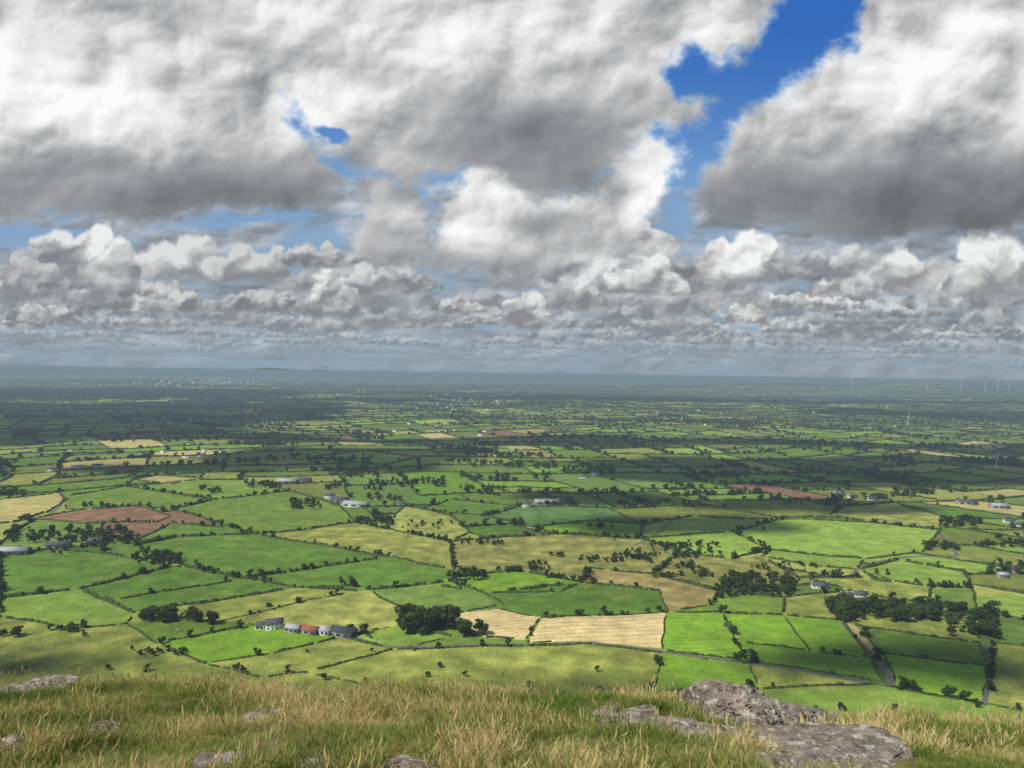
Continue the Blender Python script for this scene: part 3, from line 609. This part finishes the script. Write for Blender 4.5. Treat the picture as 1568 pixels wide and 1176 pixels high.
# aerial haze: low box that absorbs and glows to imitate scattered light
m,nt,N,L=newmat('glowing_haze'); out=N.new('ShaderNodeOutputMaterial'); sg=1/8200.
va=N.new('ShaderNodeVolumeAbsorption'); va.inputs['Color'].default_value=(0,0,0,1); va.inputs['Density'].default_value=sg; em=N.new('ShaderNodeEmission'); em.inputs['Color'].default_value=(.205,.275,.33,1); em.inputs['Strength'].default_value=sg
ad=N.new('ShaderNodeAddShader'); L.new(va.outputs[0],ad.inputs[0]);L.new(em.outputs[0],ad.inputs[1]);L.new(ad.outputs[0],out.inputs['Volume'])
x=60000.; V=[(a*x,b2*x,z) for a in(-1,1) for b2 in(-1,1) for z in(-400,203.5)]
mk('haze_glow_box',V,[(0,1,3,2),(4,6,7,5),(0,4,5,1),(2,3,7,6),(0,2,6,4),(1,5,7,3)],[m])
# ------------------------------------------------------------------ sky backdrop shell glowing, clouds painted on with their light and shade
us=np.concatenate([np.arange(-700,-20,9.),np.arange(-20,1588,1.3),np.arange(1588,2300,9.)]); vs=np.concatenate([np.arange(-420,-10,8.),np.arange(-10,612,1.3)])
V_,U_=np.meshgrid(vs,us,indexing='ij')
dirs=rays(U_.ravel(),V_.ravel())
U=(W0/2+F*dirs[:,0]/dirs[:,1]).reshape(U_.shape); Vv=(571.5-F*dirs[:,2]/dirs[:,1]).reshape(U_.shape)
g1=ss(0,560,Vv)[...,None]
blue=np.where(g1<.5,np.array([54,106,186])*(1-2*g1)+np.array([118,160,208])*2*g1,np.array([118,160,208])*(2-2*g1)+np.array([152,172,190])*(2*g1-1))
img=blue.astype(float)
rs=np.random.default_rng(77)
HZ=np.array([140,158,172.])
def bil(n): return np.sqrt(n*n+.012)
OCT=[(170,1.15,.5),(92,.75,1.3),(48,.42,2.2),(25,.22,.9),(13,.10,1.9),(7,.045,.2)]
def relief_shade(u,v,scl,seed,no=5,st=0):  # slope shading from upper left, painted into the sky colours
    r=0
    for k,(lam,a,an) in enumerate(OCT[st:st+no]):
        lam=lam*scl; ex,ey=.15*lam*.65,.15*lam*.76; c,s=math.cos(an),math.sin(an)
        f=lambda x,y: bil(pn((x*c-y*s*1.15)/lam,(x*s+y*c*1.15)/lam,seed+k))
        r=r+a*(f(u+ex,v+ey)-f(u-ex,v-ey))
    return r
bgc=ss(-.28,.22,fbm(U/170,Vv/(26+np.clip(560-Vv,0,400)*.17),6,140,.55)+.10)*ss(250,300,Vv)
hl=np.zeros_like(U)
wuu=U+20*fbm(U/60,Vv/30,4,141); wvv=Vv+12*fbm(U/60,Vv/30,4,142)
for a,b2,ra,rb in((475,378,62,34),(25,372,60,26),(1035,330,30,50),(620,303,30,22),(1010,360,40,20),(450,405,40,20),(540,455,50,12),(660,440,50,10),(1240,395,30,8)): hl=np.maximum(hl,np.exp(-(((wuu-a)/ra)**2+((wvv-b2)/rb)**2)*.8))
bgc=bgc*.85*(1-ss(.3,.75,hl)*.85)
bl_=166+30*fbm(U/110,Vv/40,5,143)+60*relief_shade(U,Vv*1.7,.7,144,4)
img=img*(1-bgc[...,None])+(bl_[...,None]*np.array([.975,.995,1.03]))*bgc[...,None]
def cumulus(img,uc,vb,w,h,top,base,seed,haze,soft=.2):
    g=np.random.default_rng(seed*7+3)
    r0=max(0,np.searchsorted(vs,vb-h*1.6-24)); r1=min(len(vs),np.searchsorted(vs,vb+h*.5+24)); c0=np.searchsorted(us,uc-w*.85); c1=np.searchsorted(us,uc+w*.85)
    if r1<=r0 or c1<=c0: return
    u=U[r0:r1,c0:c1]; v=Vv[r0:r1,c0:c1]; sc=min(h,w*.6)
    uu=u+sc*.20*fbm(u/(sc*.5),v/(sc*.45),4,seed+1,.55); vv=v+sc*.18*fbm(u/(sc*.5)+9,v/(sc*.45),4,seed+2,.55)
    y=(vb-vv)/h; sd_=np.full(u.shape,-9.); sh_=np.zeros(u.shape)
    nb=max(5,int(3.2*w/sc))
    for k in range(nb):
        xk=(k+.5+g.uniform(-.35,.35))/nb*2-1; env=(1-abs(xk)**2.2)*.85+.12; cy_=env*g.uniform(.22,.74); rk=env*g.uniform(.24,.40)*sc/h+.1
        cxp=uc+xk*w*.43; dx_=(uu-cxp)/(sc*.95); dy_=(y-cy_)*h/sc; dd=np.hypot(dx_,dy_); rr_=rk*h/sc; s1=(rr_-dd)/max(rr_,.1)
        new=s1>sd_; sh_=np.where(new,np.clip((dy_*.8-dx_*.5)/max(rr_,.1),-1,1),sh_); sd_=np.maximum(sd_,s1)
    body=1-np.hypot((uu-uc)/(w*.5),(y-.2)/.42); sd_=np.maximum(sd_,body)
    f=fbm(u/(sc*.6),v/(sc*.5),5,seed+4,.6)
    a=ss(0,soft+.14,sd_+.22*f)*ss(-.2,.12,y+.15*f)*(1-.2*haze)
    rel=relief_shade(uu,vv,sc/110.,seed+10,5)
    t=np.clip(.12+.85*ss(-.05,.8,y+.2*f)+1.1*rel+.20*sh_*ss(.1,.5,y),0,1.12)  # lit tops and dark bases painted into the puff colour
    lum=base+(top-base)*t+4*fbm(u/9,v/7,3,seed+6)
    dk=ss(200,120,lum)[...,None]; c=lum[...,None]*(np.array([1,1,1.])*(1-dk)+np.array([.975,1.0,1.035])*dk); c=c*(1-haze)+HZ*haze
    img[r0:r1,c0:c1]=img[r0:r1,c0:c1]*(1-a[...,None])+c*a[...,None]
rows=[(553,60,6,.72,70),(545,75,9,.62,70),(535,90,13,.50,54),(522,105,17,.38,46),(507,125,22,.28,38),(493,145,28,.20,28),(477,170,36,.13,24),(458,200,42,.08,18),(436,220,48,.06,13)]
sd=1
for vb,w,h,hz,n in rows:
    for _ in range(n):
        uc=rs.uniform(-500,2100); sd+=1; ww=w*rs.uniform(.5,1.7)
        cumulus(img,uc,vb+rs.normal(0,h*.28),ww,h*rs.uniform(.6,1.5),rs.uniform(182,228),rs.uniform(124,142),sd%90,hz)
for k,(uc,vb,w,h,tp,bs_) in enumerate([(40,440,150,44,194,148),(270,432,190,80,216,143),(150,436,130,88,230,141),(375,434,150,72,204,139),(510,474,84,76,228,143),(560,446,80,44,208,143),(590,400,110,100,212,152),(800,494,84,50,220,141),(880,470,110,40,192,135),
   (985,395,110,80,220,152),(985,442,140,60,228,145),(1130,420,150,84,238,148),(1220,412,130,46,202,139),(1290,444,130,48,232,150),(1140,488,90,30,214,141),(1330,424,170,56,212,139),(1410,438,160,90,228,147),(1530,438,210,96,232,149),(60,502,130,28,198,134),(250,482,180,34,200,130),(700,480,100,28,202,136),(400,480,130,30,192,130)]):
    cumulus(img,uc,vb,w,h,tp,bs_,(k*3+7)%90,.03,soft=.14)
# nearer masses
def sdf(P,x,y):
    P=np.array(P,float); n=len(P); d2=np.full(x.shape,1e12); ins=np.zeros(x.shape,bool); j=n-1
    for i in range(n):
        ax_,ay_=P[j]; bx_,by_=P[i]; ex,ey=bx_-ax_,by_-ay_; t=np.clip(((x-ax_)*ex+(y-ay_)*ey)/(ex*ex+ey*ey+1e-9),0,1)
        d2=np.minimum(d2,(x-ax_-t*ex)**2+(y-ay_-t*ey)**2)
        if ay_!=by_: ins^=((by_>y)!=(ay_>y))&(x<(ax_-bx_)*(y-by_)/(ay_-by_)+bx_)
        j=i
    return np.where(ins,1,-1)*np.sqrt(d2)
wu=U+34*fbm(U/130,Vv/100,5,101,.5); wv=Vv+26*fbm(U/130,Vv/100,5,102,.5)
T=np.array([[168,172,185,192,198,210,214,214,208,202,186,180,215,222,218],
[205,208,198,188,208,214,212,210,204,194,192,190,212,220,216],
[242,232,204,192,208,206,202,192,190,180,186,204,224,230,218],
[240,236,210,194,208,200,170,164,164,172,192,210,218,216,204],
[222,226,216,184,214,202,150,128,134,195,192,190,188,184,168],
[186,178,186,164,164,170,156,138,128,208,158,150,148,142,138],
[152,136,128,126,132,155,165,155,138,155,134,120,112,112,116],
[150,138,134,134,148,165,175,155,135,155,142,132,126,130,132]],float)+4
def cr(Tm,gx,gy):
    def wts(f): return np.stack([-.5*f+f*f-.5*f**3,1-2.5*f*f+1.5*f**3,.5*f+2*f*f-1.5*f**3,-.5*f*f+.5*f**3])
    xi=gx.astype(int); yi=gy.astype(int); wx_=wts(gx-xi); wy_=wts(gy-yi); o=0
    for a in range(4):
        ya=np.clip(yi+a-1,0,Tm.shape[0]-1)
        for b2 in range(4): o=o+wy_[a]*wx_[b2]*Tm[ya,np.clip(xi+b2-1,0,Tm.shape[1]-1)]
    return o
Lm=cr(T,np.clip(wu/112,0,13.999),np.clip(wv/50,0,6.999))
rel=relief_shade(U*.75+wu*.25,Vv*.75+wv*.25,1.05,150,6)
wisp=fbm(U/26,Vv/20,4,137,.55)
big=fbm(U/210,Vv/90,4,135)
def mass(P,seed,bright=1.,lumfn=None,hole=None,es=22):
    global img
    s_=sdf(P,wu,wv)+es*fbm(U/40+seed,Vv/30,6,112+seed,.6)
    if hole is not None: s_=np.minimum(s_,hole)
    a=ss(-12,18,s_)
    if lumfn is None: lum=Lm.copy()
    else: lum=lumfn()
    amp=20+60*ss(135,205,lum)
    lum=lum+amp*rel+9*big+6*wisp+ 26*bright*np.exp(-np.maximum(s_,0)/20)*ss(320,190,Vv)
    lum=np.where(lum>228,228+(lum-228)*.6,lum); lum=np.clip(lum,98,252)
    dk=ss(200,115,lum)[...,None]
    cl=lum[...,None]*(np.array([1,1,1.003])*(1-dk)+np.array([.972,1.0,1.035])*dk)
    img=img*(1-a[...,None])+cl*a[...,None]
PL=[(-900,-600),(520,-600),(470,0),(420,150),(455,205),(500,240),(535,290),(500,325),(400,325),(300,340),(200,348),(90,340),(0,352),(-900,350)]
PC=[(380,-600),(1205,-600),(1190,0),(1155,70),(1090,98),(1045,70),(1005,110),(1030,150),(1085,150),(1060,185),(1005,212),(950,250),(900,300),(820,312),(740,268),(640,282),(560,262),(480,228),(415,160),(400,50)]
PR=[(1312,-600),(1312,0),(1288,62),(1240,92),(1195,128),(1120,165),(1080,225),(1058,300),(1080,338),(1200,350),(1300,362),(1400,350),(1568,338),(2500,340),(2500,-600)]
PK=[(640,412),(655,350),(690,295),(730,255),(800,250),(860,300),(905,290),(935,250),(985,205),(1030,215),(1028,265),(1005,300),(970,345),(940,385),(880,402),(820,425),(720,420)]
hw_=fbm(U/22,Vv/16,5,160,.6)
hole=-(np.exp(-(((wu-505)/24)**2+((wv-213)/10)**2))*60-26)+20*hw_
mass(PL,1,hole=hole)
mass([(530,395),(545,330),(560,270),(640,280),(650,350),(640,410)],4,lumfn=lambda:182+0*U)
mass(PK,2,bright=1.2,lumfn=lambda:np.clip(222-64*ss(365,425,Vv-.10*(U-800))-54*np.exp(-(((U-830)/55)**2+((Vv-345)/30)**2))-38*np.exp(-(((U-900)/45)**2+((Vv-375)/22)**2)),128,240),es=26)
mass(PC,3,hole=hole)
mass(PR,5)
hz=ss(500,570,Vv)[...,None]*.62; img=img*(1-hz)+np.array([140,159,174])*hz
rad=lin(np.clip(img,0,253)).reshape(-1,3)
nv,nu=U_.shape; i,j=np.meshgrid(np.arange(nv-1),np.arange(nu-1),indexing='ij')
fs=np.stack([i*nu+j,(i+1)*nu+j,(i+1)*nu+j+1,i*nu+j+1],-1).reshape(-1,4)
m,nt,N,L=newmat('painted_cloudy_sky'); out=N.new('ShaderNodeOutputMaterial'); em=N.new('ShaderNodeEmission'); at=N.new('ShaderNodeAttribute'); at.attribute_name='sky'; L.new(at.outputs['Color'],em.inputs['Color']); L.new(em.outputs[0],out.inputs['Surface'])
try: m.cycles.emission_sampling='NONE'
except Exception as ex: print(ex)
mk('sky',dirs*45000.+[0,0,CZ],fs,[m],smooth=True,attrs={'sky':rad})
vs_=scene.view_settings; vs_.view_transform='Standard'; vs_.look='None'; vs_.exposure=0
print('done')
